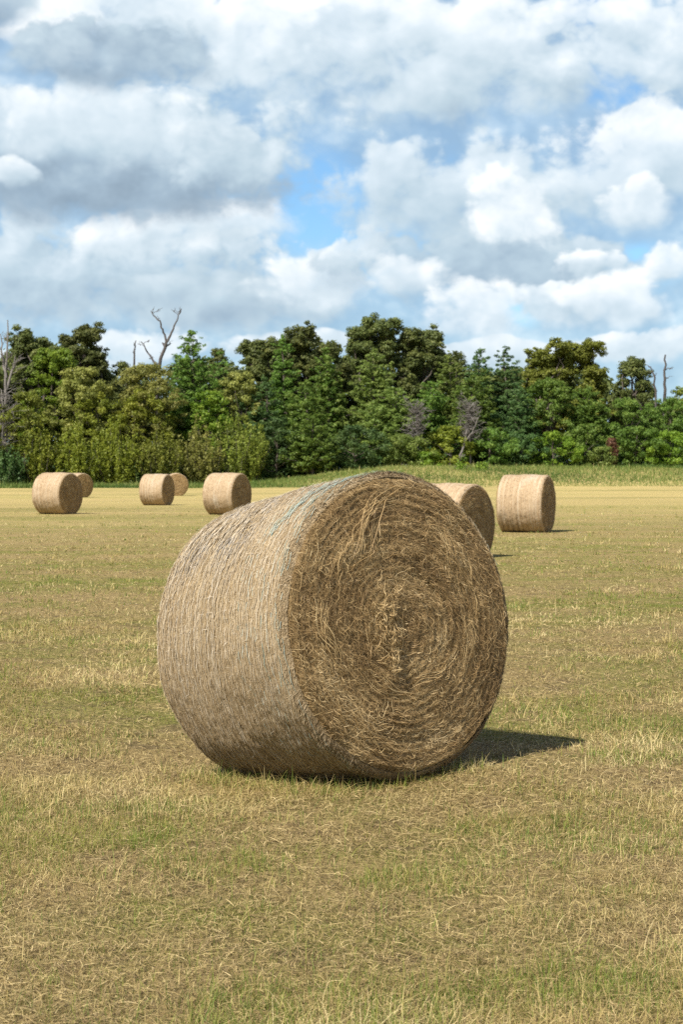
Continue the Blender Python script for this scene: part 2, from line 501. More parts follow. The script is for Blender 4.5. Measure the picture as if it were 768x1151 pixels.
def net_mesh(form, name, seed=0):
    """the net that holds the roll: pale cords round it, teal ones at the front edge and bunched on top"""
    g = np.random.default_rng(300 + seed)
    parts = []; tints = []; mats = []

    def cord(tA, tB, lfun, w, tint, teal, kk, hbase=.006, dash=0.0):
        q = np.linspace(tA, tB, kk)
        l_ = np.clip(lfun(q), .0, form.L)
        h_ = side_relief(q, l_, form.L) + hbase
        h_ = h_ + .004 * np.sin(q * g.uniform(30, 60) + g.random() * 6)
        P = form.side(q[None], l_[None], h_[None])
        T = unit(np.gradient(P, axis=1))
        ctr = form.c - form.n * l_[None, :, None]
        W = unit(np.cross(T, unit(P - ctr)))
        V, Q = ribbons(P, W, np.array([w]), 1.0)
        if dash:
            keep = fbm(np.arange(len(Q)) * .23 + g.random() * 99, np.zeros(len(Q)), 2) > dash
            Q = Q[keep]
        if len(Q):
            parts.append((V, Q)); tints.append(np.full(len(V), tint)); mats.append(np.full(len(Q), 1 if teal else 0))
    ii = 0
    for l0 in np.arange(.06, form.L, .0150):
        ii += 1
        a = g.random() * 9
        back = float(sstep(l0 / form.L, .35, .6))
        cord(0, 2 * np.pi, lambda q, l0=l0, a=a: l0 + .010 * (fbm(q * 1.3 + a, q * 0 + l0 * 9, 3) - .5), g.uniform(.0016, .0024), g.uniform(.2, .95), False, 420, g.uniform(.004, .007), .36 - .12 * back)
    # zig-zag chords of the netting
    for l0 in np.arange(.10, form.L - .05, .021):
        a = g.random() * 9
        cord(0, 2 * np.pi, lambda q, l0=l0: l0 + .0105 * np.sign(np.sin(q * 60 + l0 * 300)), .0014, g.uniform(.1, .9), False, 900, .006, .60)
    # teal cords in the front third, thinning out
    for l0 in (.016, .034, .050, .075, .11, .15, .19, .23, .27, .31, .36):
        cord(0, 2 * np.pi, lambda q, l0=l0: l0 + .010 * (fbm(q * 2 + l0 * 50, q * 0 + 3, 3) - .5), .0030 if l0 < .05 else .0024, g.uniform(.2, .9), True, 420, .008, .50 if l0 < .05 else .58)
    # two bunched bands of teal net over the top
    for (ta, tb, la, lb, nn, sp) in ((1.62, 2.28, .06, .22, 15, .016), (1.60, 2.22, .02, .10, 15, .011)):
        for _ in range(nn):
            o = g.normal(0, sp); c0 = g.uniform(-.25, .25); c1 = g.uniform(-.3, .2)
            cord(ta + c0, tb + c1, lambda q, o=o: la + (lb - la) * np.clip((q - ta) / (tb - ta), -.2, 1.2) ** 1.0 + o + .006 * np.sin(q * 9 + o * 400), .003, g.uniform(.1, 1.0), True, 60, .009, .30)
    # greyed, bunched net on the far shoulder
    for _ in range(70):
        o = g.uniform(.50, 1.05) * form.L / 1.14
        ta = g.uniform(2.0, 2.25); tb = ta + g.uniform(.15, .45)
        cord(ta, tb, lambda q, o=o: o + .05 * (q - ta) + .006 * np.sin(q * 11 + o * 90), .003, g.uniform(.2, .8), False, 40, .010, .30)
    out = []
    for teal, nm, mt in ((0, name, M_NET), (1, 'net_band', M_NETTEAL)):
        sel = [i for i in range(len(parts)) if mats[i][0] == teal]
        V, Q = merge([parts[i] for i in sel])
        out.append(np_mesh(nm, V, [Q], {'tint': np.concatenate([tints[i] for i in sel])}, None, (mt,)))
    return out


# ---- the big bale in front (built in its own local frame: origin on the ground under it)
MAIN = np.array([.303, 8.841, .775])
YAW, PIT = .677, .121
org = np.array([-.05, 9.28, float(ground(-.05, 9.28))])
form = BaleForm(MAIN - org, YAW, PIT, 1.136, .75, .766, .982, -.044, lambda x, y: ground(x + org[0], y + org[1]) - org[2])
big = empty('hay_bale', tuple(org), 0, label='big round hay bale in the foreground, its shaggy spiral end turned towards the camera', category='hay bale', group='round hay bales')
add('rolled_side', side_mesh(form, 'rolled_side', 110000, 1.0, M_SIDE, M_SIDESTRAW, 1), big)
face_me, hank_me = end_mesh(form, 'end_face', 110000, 1.0, False, True, M_FACE, M_STRAW, 1)
face = add('end_face', face_me, big)
add('loose_straw', hank_me, face, label='pale loose hanks of straw hanging on the bale end and at its centre')
add('end_face', end_mesh(form, 'end_face', 4000, 2.2, True, False, M_FACE, M_STRAW, 2, 30, 120), big)
net_me, band_me = net_mesh(form, 'net_wrap', 1)
net = add('net_wrap', net_me, big)
add('net_band', band_me, net, label='teal bands of the bale net at its front edge')

# ---- the other bales: one is built, the rest are copies
R0, L0 = .75, 1.16
far_form = BaleForm((0, -L0 / 2, R0 - .02), 0.0, 0.0, L0, R0, R0, 1.0, 0.0, None)   # end faces -Y
proto = None
BALES = [   # px of the front end's centre, distance, yaw (deg), scale, top row, label
    (535, 31.3, 56, .97, 'hay bale half hidden behind the right shoulder of the big foreground bale'),
    (617, 45.0, 69, 1.0, 'whole pale hay bale standing clear to the right of the big foreground bale'),
    (79.5, 62.5, 63, 1.0, 'leftmost hay bale in the distance, the larger of a close pair'),
    (271.5, 62.0, 64, 1.0, 'distant hay bale standing alone just left of the big foreground bale'),
    (189, 82.0, 71, .99, 'distant hay bale with its dark end to the right, partly covering a farther bale'),
    (93.5, 106.0, 44, 1.0, 'far hay bale peeping out from behind the leftmost bale'),
    (199, 114.0, 12, 1.0, 'far hay bale with its sunlit spiral end facing the camera, behind another bale'),
]
for i, (px, Y, yaw, sc, lab) in enumerate(BALES):
    yw = math.radians(yaw)
    fx = px2x(px, Y)
    cxx = fx - math.sin(yw) * L0 / 2 * sc; cyy = Y + math.cos(yw) * L0 / 2 * sc
    zz = float(ground(cxx, cyy)) - (.03 if i else .12)
    if proto is None:
        proto = empty('hay_bale', (cxx, cyy, zz), yw)
        add('rolled_side', side_mesh(far_form, 'rolled_side', 5000, 1.5, M_FARSIDE, M_SIDESTRAW, 5, 50, 160, 1.3), proto)
        add('end_face', end_mesh(far_form, 'end_face', 9000, 1.7, False, False, M_FARFACE, M_STRAW, 6, 40, 160, 1.4, .08), proto)
        add('end_face', end_mesh(far_form, 'end_face', 4000, 1.7, True, False, M_FARFACE, M_STRAW, 7, 30, 120, 1.4, .08), proto)
        o = proto
        kids = list(proto.children)
    else:
        o = proto.copy(); COL.objects.link(o)
        for ch in kids:
            c2 = ch.copy(); c2.parent = o; COL.objects.link(c2)
    o.location = (cxx, cyy, zz); o.rotation_euler = (0, 0, yw); o.scale = (sc, 1.0 * sc, sc)
    o['label'] = lab; o['category'] = 'hay bale'; o['group'] = 'round hay bales'

# ------------------------------------------------------------------ ground sheet
ys = np.concatenate([np.arange(-6, 3, 1.0), np.arange(3, 14, .12), np.arange(14, 40, .5), np.arange(40, 150, 2.5), np.arange(150, 260, 2.0), [280, 320, 400, 520, 700, 1000, 1500, 2300, 3500]])
xs_c = np.concatenate([np.arange(-3, 3.01, .15)])
xo = np.concatenate([np.arange(3.5, 10, .6), np.arange(10.5, 30, 2), np.arange(31, 90, 4), [100, 130, 180, 260, 400, 700, 1200, 2000, 3000]])
xs = np.concatenate([-xo[::-1], xs_c, xo])
YY, XX = np.meshgrid(ys, xs, indexing='ij')
V = np.stack([XX, YY, ground(XX, YY)], -1).reshape(-1, 3)
add('field', np_mesh('field', V, [grid_quads(len(ys), len(xs), False)[:, ::-1]], None, None, (M_FIELD,), None, True), kind='structure')


# ------------------------------------------------------------------ grass
def blades(n, x, y, h, w, lean, tint, name, mat, segs=3, curve=1.0):
    g = rng
    az = g.random(n) * 2 * np.pi
    s = np.linspace(0, 1, segs + 1)[None]
    d = np.stack([np.cos(az), np.sin(az)], 1)
    out = (lean[:, None] * (s ** 1.6) * curve * h[:, None])
    P = np.empty((n, segs + 1, 3))
    P[..., 0] = x[:, None] + d[:, :1] * out
    P[..., 1] = y[:, None] + d[:, 1:] * out
    P[..., 2] = ground(x, y)[:, None] - .004 + h[:, None] * s * np.sqrt(np.maximum(.08, 1 - .75 * np.minimum(lean, 1)[:, None] ** 2 * s))
    wa = az + np.pi / 2 + g.normal(0, .5, n)
    W = np.stack([np.cos(wa), np.sin(wa), np.zeros(n)], 1)[:, None]
    prof = np.array([1.0, .85, .55, .12]) if segs == 3 else np.linspace(1, .1, segs + 1)
    hw = (w[:, None] * prof[None] * .5)[..., None]
    V = np.stack([P - W * hw, P + W * hw], 2).reshape(-1, 3)
    k = segs + 1
    base = ((np.arange(n) * k * 2)[:, None] + np.arange(segs)[None] * 2).ravel()
    Q = np.stack([base, base + 1, base + 3, base + 2], 1)
    return np_mesh(name, V, [Q], {'tint': rep(tint, 2 * k)}, None, (mat,))


def greenness(x, y):
    """0 dry .. 1 green; rows left by the mower run across the view"""
    a = fbm(x * .09 + 10 + y * .05, y * .30 + 4, 4)
    b = fbm(x * 1.7 + 31, y * 1.5 + 77, 4)
    return np.clip(.48 + 1.5 * (a - .5) + 2.4 * (b - .5), 0, 1)


def scatter(n, z0, z1, power):
    """positions thinning out with distance"""
    q = rng.random(n)
    Y = (z0 ** (1 - power) + q * (z1 ** (1 - power) - z0 ** (1 - power))) ** (1 / (1 - power))
    X = (rng.random(n) * 2 - 1) * (.225 * Y + 1.1)
    return X, Y


def inside_bale(x, y):
    lx = (x - MAIN[0]); ly = (y - MAIN[1])
    a = lx * math.sin(YAW) - ly * math.cos(YAW)      # along the axis, out of the front
    c = lx * math.cos(YAW) + ly * math.sin(YAW)
    return (a < -.02) & (a > -1.1) & (np.abs(c) < .34)


N1 = 700000
x, y = scatter(N1, 3.6, 75, 2.05)
# clumping: pull each blade towards a tuft centre
tc_n = 45000
txx, tyy = scatter(tc_n, 3.6, 75, 2.05)
order = np.argsort(tyy); txx = txx[order]; tyy = tyy[order]
idx = rng.integers(0, tc_n, N1)
cl = rng.random(N1) < .72
rad = rng.normal(0, .022, (2, N1)) * (1 + .03 * tyy[idx])
x = np.where(cl, txx[idx] + rad[0], x); y = np.where(cl, tyy[idx] + rad[1], y)
tuft_h = rng.gamma(1.6, .62, tc_n)
g_ = greenness(x, y)
bare = fbm(x * 1.25 + 5, y * 1.6 + 60, 4)
keep = (~inside_bale(x, y)) & (rng.random(N1) < np.clip(1.15 - 2.6 * np.maximum(bare - .48, 0) / .16, .12, 1))
x, y, g_, cl, idx = x[keep], y[keep], g_[keep], cl[keep], idx[keep]
nb_ = 3800
qa = rng.random(nb_); side_ = rng.random(nb_) < .55
ra = np.where(side_, -1.12 + 1.15 * qa, rng.uniform(-.06, .14, nb_)); rc = np.where(side_, rng.uniform(-.62, -.30, nb_), -.5 + 1.0 * qa)
x = np.concatenate([x, MAIN[0] + ra * math.sin(YAW) + rc * math.cos(YAW)]); y = np.concatenate([y, MAIN[1] - ra * math.cos(YAW) + rc * math.sin(YAW)])
g_ = np.concatenate([g_, np.full(nb_, .55)]); cl = np.concatenate([cl, np.zeros(nb_, bool)]); idx = np.concatenate([idx, np.zeros(nb_, int)])
near_bale = np.arange(len(x)) >= len(x) - nb_
n = len(x)
is_green = rng.random(n) < (.06 + .58 * g_ ** 1.3)
pale = fbm(x * 1.1 + 90, y * 1.1 + 20, 4)
tint = np.where(is_green, rng.uniform(.04, .46, n), np.clip(rng.normal(.64, .10, n) + 1.3 * (pale - .5), .44, 1.0))
h = rng.gamma(3, .0098, n) * np.where(cl, .55 + .55 * tuft_h[idx], .8) * (1 + .002 * y)
h = np.clip(h * np.where(near_bale, 1.9, 1.0), .012, .15)
lean = np.where(is_green, np.abs(rng.normal(.45, .35, n)), np.abs(rng.normal(.95, .6, n)))
w = (.0016 + .0012 * rng.random(n)) * np.maximum(1, y / 6.5)
me = blades(n, x, y, h, w, lean, tint, 'stubble_grass', M_BLADE)
add('stubble_grass', me, kind='stuff')

# straws lying flat
N2 = 520000
x, y = scatter(N2, 3.6, 45, 2.1)
ns = 9000
ra = rng.random(ns) * 2.1 - 1.35; rc = rng.normal(0, .42, ns)
x = np.concatenate([x, MAIN[0] + ra * math.sin(YAW) + rc * math.cos(YAW)]); y = np.concatenate([y, MAIN[1] - ra * math.cos(YAW) + rc * math.sin(YAW)])
kp = ~inside_bale(x, y); x = x[kp]; y = y[kp]; n = len(x)
g_ = greenness(x, y)
kp = rng.random(n) < (1.0 - .55 * g_); x = x[kp]; y = y[kp]; n = len(x)
az = rng.random(n) * 6.283; ln = .012 + .075 * rng.random(n) ** 2.0; k = 4
s = np.linspace(-.5, .5, k)[None]
bend = rng.normal(0, .25, n)
ax = az[:, None] + bend[:, None] * s
P = np.empty((n, k, 3))
P[..., 0] = x[:, None] + np.cos(ax) * ln[:, None] * s; P[..., 1] = y[:, None] + np.sin(ax) * ln[:, None] * s
P[..., 2] = ground(P[..., 0], P[..., 1]) + .003 + rng.random(n)[:, None] * .016 + (rng.normal(0, .012, n))[:, None] * s + .006 * rng.random(n)[:, None] * (1 - 4 * s * s)
T = unit(np.gradient(P, axis=1))
W = unit(np.cross(T, np.array([0, 0, 1.0]) + rng.normal(0, .3, (n, 1, 3))))
Vb, Qb = ribbons(P, W, rng.uniform(.0011, .0024, n) * np.maximum(1, y / 6.5))
add('straw_litter', np_mesh('straw_litter', Vb, [Qb], {'tint': rep(np.clip(rng.normal(.44, .22, n), 0, .92), 2 * k)}, None, (M_LITTER,)), kind='stuff')

# tall unmown grass along the wood
N3 = 110000
x = rng.uniform(-62, 66, N3)
tl = treeline(x)
depth = np.where(x < -12, 15, 23) + 4 * (fbm(x * .1, x * 0 + 4, 3) - .5)
y = tl + 2 - depth * rng.random(N3)
edge = (y - (tl + 2 - depth)) / depth
h = np.clip(rng.gamma(4, .052, N3) * (.6 + .9 * fbm(x * .35, y * .35 + 8, 3)), .12, 1.2) * (.45 + .55 * sstep(edge, .0, .25)) * np.where(x < -12, 1.35, 1.0)
tint = np.clip(.27 + 1.3 * (fbm(x * .10 + 9, y * .30, 4) - .5) - .10 * (x < -8) + rng.normal(0, .17, N3) + .10 * (1 - sstep(edge, .25, .75)) - .12 * sstep(edge, .6, 1), 0, 1)
add('tall_grass', blades(N3, x, y, h, rng.uniform(.03, .08, N3), np.abs(rng.normal(.25, .2, N3)), tint, 'tall_grass', M_TALL), kind='stuff')


# ------------------------------------------------------------------ trees
def leaf_mat(name, dark, mid, light, trans=.42):
    m, nt, b = new_mat(name)
    c = ramp(nt, attr(nt, 'tint'), [(0.0, dark), (.5, mid), (1.0, light)])
    oi = nt.nodes.new('ShaderNodeObjectInfo')
    hsv = nt.nodes.new('ShaderNodeHueSaturation'); nt.links.new(c, hsv.inputs['Color'])
    nt.links.new(math_n(nt, 'ADD', math_n(nt, 'MULTIPLY', oi.outputs['Random'], .02), .49), hsv.inputs['Hue'])
    nt.links.new(math_n(nt, 'ADD', math_n(nt, 'MULTIPLY', oi.outputs['Random'], .3), .85), hsv.inputs['Value'])
    c = hsv.outputs[0]
    nt.links.new(c, b.inputs['Base Color']); b.inputs['Roughness'].default_value = .55; b.inputs['Specular IOR Level'].default_value = .3
    t = nt.nodes.new('ShaderNodeBsdfTranslucent'); nt.links.new(c, t.inputs['Color'])
    mx = nt.nodes.new('ShaderNodeMixShader'); mx.inputs[0].default_value = trans
    nt.links.new(b.outputs[0], mx.inputs[1]); nt.links.new(t.outputs[0], mx.inputs[2])
    nt.links.new(mx.outputs[0], nt.nodes['Material Output'].inputs['Surface'])
    return m


LEAF = {
    'oak': leaf_mat('oak_leaves', (0.055, 0.076, 0.021), (0.126, 0.153, 0.040), (0.250, 0.260, 0.077)),
    'olive': leaf_mat('olive_leaves', (0.095, 0.122, 0.018), (0.198, 0.234, 0.033), (0.359, 0.381, 0.074)),
    'tan': leaf_mat('tan_olive_leaves', (0.120, 0.135, 0.027), (0.247, 0.258, 0.057), (0.428, 0.410, 0.116)),
    'yellow': leaf_mat('yellow_green_leaves', (0.103, 0.143, 0.013), (0.214, 0.258, 0.027), (0.401, 0.428, 0.061)),
    'cedar': leaf_mat('cedar_leaves', (0.055, 0.107, 0.014), (0.130, 0.216, 0.033), (0.250, 0.333, 0.064)),
    'lightcedar': leaf_mat('light_cedar_leaves', (0.080, 0.124, 0.021), (0.175, 0.240, 0.047), (0.302, 0.356, 0.087)),
    'darkcedar': leaf_mat('dark_cedar_leaves', (0.040, 0.086, 0.023), (0.088, 0.163, 0.044), (0.176, 0.253, 0.071)),
    'bright': leaf_mat('bright_green_leaves', (0.071, 0.131, 0.011), (0.168, 0.255, 0.023), (0.302, 0.372, 0.046)),
    'red': leaf_mat('red_leaves', (0.095, 0.047, 0.021), (0.168, 0.079, 0.042), (0.231, 0.126, 0.063)),
}
M_BARK, nt, b = new_mat('bark')
pos = nt.nodes.new('ShaderNodeTexCoord').outputs['Object']
nt.links.new(ramp(nt, noise(nt, mapping(nt, pos, (6, 6, 1.2)), 1, 5, .7), [(.3, (.05, .04, .032)), (.7, (.16, .135, .11))]), b.inputs['Base Color'])
M_DEAD, nt, b = new_mat('dead_wood')
pos = nt.nodes.new('ShaderNodeTexCoord').outputs['Object']
nt.links.new(ramp(nt, noise(nt, mapping(nt, pos, (5, 5, 1)), 1, 5, .7), [(.3, (.09, .08, .073)), (.7, (.25, .228, .205))]), b.inputs['Base Color'])
M_DARKDEAD, nt, b = new_mat('dark_dead_wood')
pos = nt.nodes.new('ShaderNodeTexCoord').outputs['Object']
nt.links.new(ramp(nt, noise(nt, mapping(nt, pos, (5, 5, 1)), 1, 5, .7), [(.3, (.045, .038, .035)), (.7, (.13, .115, .105))]), b.inputs['Base Color'])


def leaves(C, R, per, size, name, mat, g, up=.35, outw=.9, stretch=1.7, axisdir=None, shell=.55):
    """leaf quads spread through clumps. C (m,3) centres, R (m,3) radii, per (m,) counts"""
    idx = np.repeat(np.arange(len(C)), per); n = len(idx)
    d = unit(g.normal(size=(n, 3)))
    rad = g.random(n) ** shell
    P = C[idx] + d * rad[:, None] * R[idx]
    nrm = unit(outw * d + np.array([0, 0, up]) + g.normal(0, .38, (n, 3)))
    a = g.normal(size=(n, 3))
    if axisdir is not None:
        a = axisdir[idx] * 1.6 + g.normal(0, .6, (n, 3))
    A = unit(a - (a * nrm).sum(1, keepdims=True) * nrm); B = np.cross(nrm, A)
    s = size * g.uniform(.55, 1.25, n)[:, None]
    V = np.stack([P - A * s * stretch * .5, P + B * s * .5, P + A * s * stretch * .5, P - B * s * .5], 1).reshape(-1, 3)
    Q = np.arange(n * 4).reshape(n, 4)
    ct = g.normal(0, .13, len(C))
    tint = np.clip(.48 + ct[idx] + g.normal(0, .12, n), 0, 1)
    return np_mesh(name, V, [Q], {'tint': rep(tint, 4)}, None, (mat,))


def bent(p, q, g, wob=.08, k=6):
    p = np.asarray(p, float); q = np.asarray(q, float)
    s = np.linspace(0, 1, k)[:, None]
    L = np.linalg.norm(q - p)
    o = g.normal(0, wob * L, (1, 3)) * np.sin(np.pi * s) + g.normal(0, wob * L * .4, (k, 3)) * np.sin(np.pi * s)
    return p + (q - p) * s + o


def oak(H, hw, g, dens=1.0, low=.30):
    """broad crown of separate leafy lobes on spreading limbs"""
    lobes = []
    nl = int(19 + hw * 1.2)
    for i in range(nl):
        for _ in range(60):
            a = g.random() * 6.283; v = g.random() ** .75
            rr = hw * math.sqrt(max(.04, 1 - ((v - .40) / .66) ** 2)) * (.35 + .65 * math.sqrt(g.random()))
            z = H * (low + (.90 - low) * v)
            p = np.array([rr * math.cos(a) * .80, rr * math.sin(a) * .65, z])
            if all(np.linalg.norm((p - q) / np.array([1, 1, .8])) > .34 * hw for q in lobes) or _ == 59:
                lobes.append(p); break
    for _ in range(3):
        lobes.append(np.array([g.normal(0, .30 * hw), g.normal(0, .2 * hw), H * g.uniform(.84, .92)]))
    C = []; R = []; limbs = []
    tr = .018 * H + .06
    fork = np.array([g.normal(0, .1), 0, H * low * .9])
    limbs.append(tube(bent((0, 0, -.3), fork, g, .04), np.linspace(tr * 1.4, tr, 6)))
    for p in lobes:
        lr = hw * g.uniform(.24, .39)
        limbs.append(tube(bent(fork, p, g, .10, 7), np.linspace(tr * .6, tr * .10, 7), 6))
        m = int(12 + 9 * lr)
        for _ in range(m):
            d = unit(g.normal(size=3)); d[2] = d[2] * .8 + .12
            rad = g.uniform(.30, .62) * (.75 + .09 * hw)
            c = p + d * lr * g.uniform(.35, 1.0)
            c[2] = min(c[2], H - rad * .6)
            C.append(c); R.append((rad, rad, rad * .66))
            if g.random() < .25:
                limbs.append(tube(bent(p, c, g, .1, 4), np.linspace(tr * .10, .02, 4), 4))
    C = np.array(C); R = np.array(R)
    per = np.maximum(12, (R[:, 0] ** 2 * 340 * dens).astype(int))
    return C, R, per, .165, limbs, None


def cedar(H, hw, g, dens=1.0, low=.04):
    """juniper: layered sprays on rising branches, ragged pointed outline"""
    C = []; R = []; D = []; limbs = []
    tr = .014 * H + .05
    top = np.array([g.normal(0, .15), 0, H * .97])
    limbs.append(tube(bent((0, 0, -.3), top, g, .02, 8), np.linspace(tr * 1.3, .03, 8)))
    leaders = [(0.0, 0.0, H)] + [(g.normal(0, hw * .38), g.normal(0, hw * .3), H * g.uniform(.80, .95)) for _ in range(max(1, int(hw * .8)))]
    for li, (lx, ly, lh) in enumerate(leaders):
        nlev = int(lh * (2.2 if li == 0 else 1.3))
        for k in range(nlev):
            v = low + (1 - low) * (k + g.random()) / nlev
            prof = (1 - v) ** .52 * (0.62 + .38 * min(1, v / .25)) * (1.0 if li == 0 else .6)
            rr = hw * prof * g.uniform(.75, 1.15) + .12
            nb = max(2, int(2 + rr * 1.8))
            a0 = g.random() * 6.283
            for j in range(nb):
                a = a0 + 6.283 * j / nb + g.normal(0, .3)
                dirn = np.array([math.cos(a), math.sin(a) * .8, g.uniform(.05, .55)])
                dirn /= np.linalg.norm(dirn)
                b0 = np.array([lx * v ** .5, ly * v ** .5, v * lh])
                reach = rr * g.uniform(.6, 1.08)
                for q in np.arange(.35, 1.01, max(.22, .55 / max(reach, .5))):
                    c = b0 + dirn * reach * q + g.normal(0, .10, 3)
                    c[2] = min(c[2], H)
                    C.append(c); sr = g.uniform(.30, .52) * (1.05 - .35 * v)
                    R.append((sr * 1.15, sr * 1.15, sr * .62)); D.append(unit(dirn + np.array([0, 0, .35])))
                if rr > 1.2 and g.random() < .3:
                    limbs.append(tube(bent(b0, b0 + dirn * reach * .9, g, .06, 4), np.linspace(tr * .22, .015, 4), 4))
    for _ in range(10):
        C.append(np.array([g.normal(0, .12), g.normal(0, .12), H - g.random() * .9])); R.append((.16, .16, .35)); D.append(np.array([0, 0, 1.0]))
    C = np.array(C); R = np.array(R); D = np.array(D)
    per = np.maximum(7, (R[:, 0] ** 2 * 230 * dens).astype(int))
    return C, R, per, .145, limbs, D


def shrub(H, hw, g, dens=1.0, low=0.0):
    """many upright plumes fanning out from the base"""
    C = []; R = []; D = []; limbs = []
    ns = int(16 + hw * 12)
    for i in range(ns):
        a = g.random() * 6.283; q = math.sqrt(g.random())
        tip = np.array([hw * q * math.cos(a), hw * .75 * q * math.sin(a), H * (1 - .42 * q ** 2) * g.uniform(.72, 1.0)])
        if i == 0:
            tip = np.array([0, 0, H])
        base = tip * np.array([.45, .45, 0])
        dirn = unit(tip - base)
        if i % 3 == 0:
            limbs.append(tube(bent(base + np.array([0, 0, -.1]), tip * np.array([1, 1, .85]), g, .03, 4), np.linspace(.05, .015, 4), 4))
        for t in np.arange(.12, 1.0, .42 / max(tip[2], .5) * 1.15):
            c = base + (tip - base) * t + g.normal(0, .14, 3)
            if c[2] > H: continue
            sr = g.uniform(.26, .44) * (1.1 - .45 * t)
            C.append(c); R.append((sr, sr, sr * 1.55)); D.append(dirn)
    C = np.array(C); R = np.array(R); D = np.array(D)
    per = np.maximum(6, (R[:, 0] ** 2 * 230 * dens).astype(int))
    return C, R, per, .14, limbs, D


def bushy(H, hw, g, dens=1.0, low=.05):
    """dense small broadleaf tree, leafy to the ground"""
    C = []; R = []; limbs = []
    tr = .012 * H + .05
    limbs.append(tube(bent((0, 0, -.3), (g.normal(0, .2), 0, H * .8), g, .04, 6), np.linspace(tr * 1.3, .04, 6)))
    m = int(26 + hw * H * 3.4)
    for _ in range(m):
        v = g.random() ** .8
        prof = math.sqrt(max(.02, 1 - ((v - .38) / .64) ** 2)) * (1 + .22 * math.sin(g.random() * 6.28))
        a = g.random() * 6.283; q = g.random() ** .45
        c = np.array([hw * prof * q * math.cos(a), hw * .8 * prof * q * math.sin(a), H * (low + (.96 - low) * v)])
        rad = g.uniform(.40, .80) * (.75 + .06 * hw)
        c[2] = min(c[2], H - rad * .5)
        C.append(c); R.append((rad, rad, rad * .65))
        if g.random() < .12:
            limbs.append(tube(bent((0, 0, c[2] * .6), c, g, .08, 4), np.linspace(tr * .3, .015, 4), 4))
    C = np.array(C); R = np.array(R)
    per = np.maximum(10, (R[:, 0] ** 2 * 290 * dens).astype(int))
    return C, R, per, .148, limbs, None


SHAPES = {'oak': oak, 'cedar': cedar, 'shrub': shrub, 'bushy': bushy}
NAMES = {'oak': ('oak_tree', 'tree'), 'cedar': ('cedar_tree', 'tree'), 'bushy': ('broadleaf_tree', 'tree'), 'shrub': ('shrub', 'shrub')}
GROUPS = {'tree': 'trees of the wood at the far edge of the field', 'shrub': 'shrubs along the front of the wood'}


def tree(kind, leaf, px, top, hwpx, dy, label, dens=1.0, low=None, seed=None):
    Y = float(treeline(px2x(px, 185)) + dy)
    x = px2x(px, Y); zg = float(ground(x, Y))
    H = py2z(top, Y) - zg; hw = hwpx / FPX * Y * (1.3 if kind == 'cedar' else 1.12)
    g = np.random.default_rng(int(px * 13 + top * 7 + hwpx) % 100000 + 5)
    kw = {} if low is None else {'low': low}
    C, R, per, size, limbs, D = SHAPES[kind](H, hw, g, dens, **kw)
    nm, cat = NAMES[kind]
    o = empty(nm, (x, Y, zg), 0, label=label, category=cat, group=GROUPS[cat])
    Vt, Qt = merge(limbs)
    add('trunk' if cat == 'tree' else 'stems', np_mesh('trunk', Vt, [Qt], None, None, (M_BARK,), None, True), o)
    add('crown' if cat == 'tree' else 'foliage', leaves(C, R, per, size, 'crown', LEAF[leaf], g, axisdir=D), o)
    return o


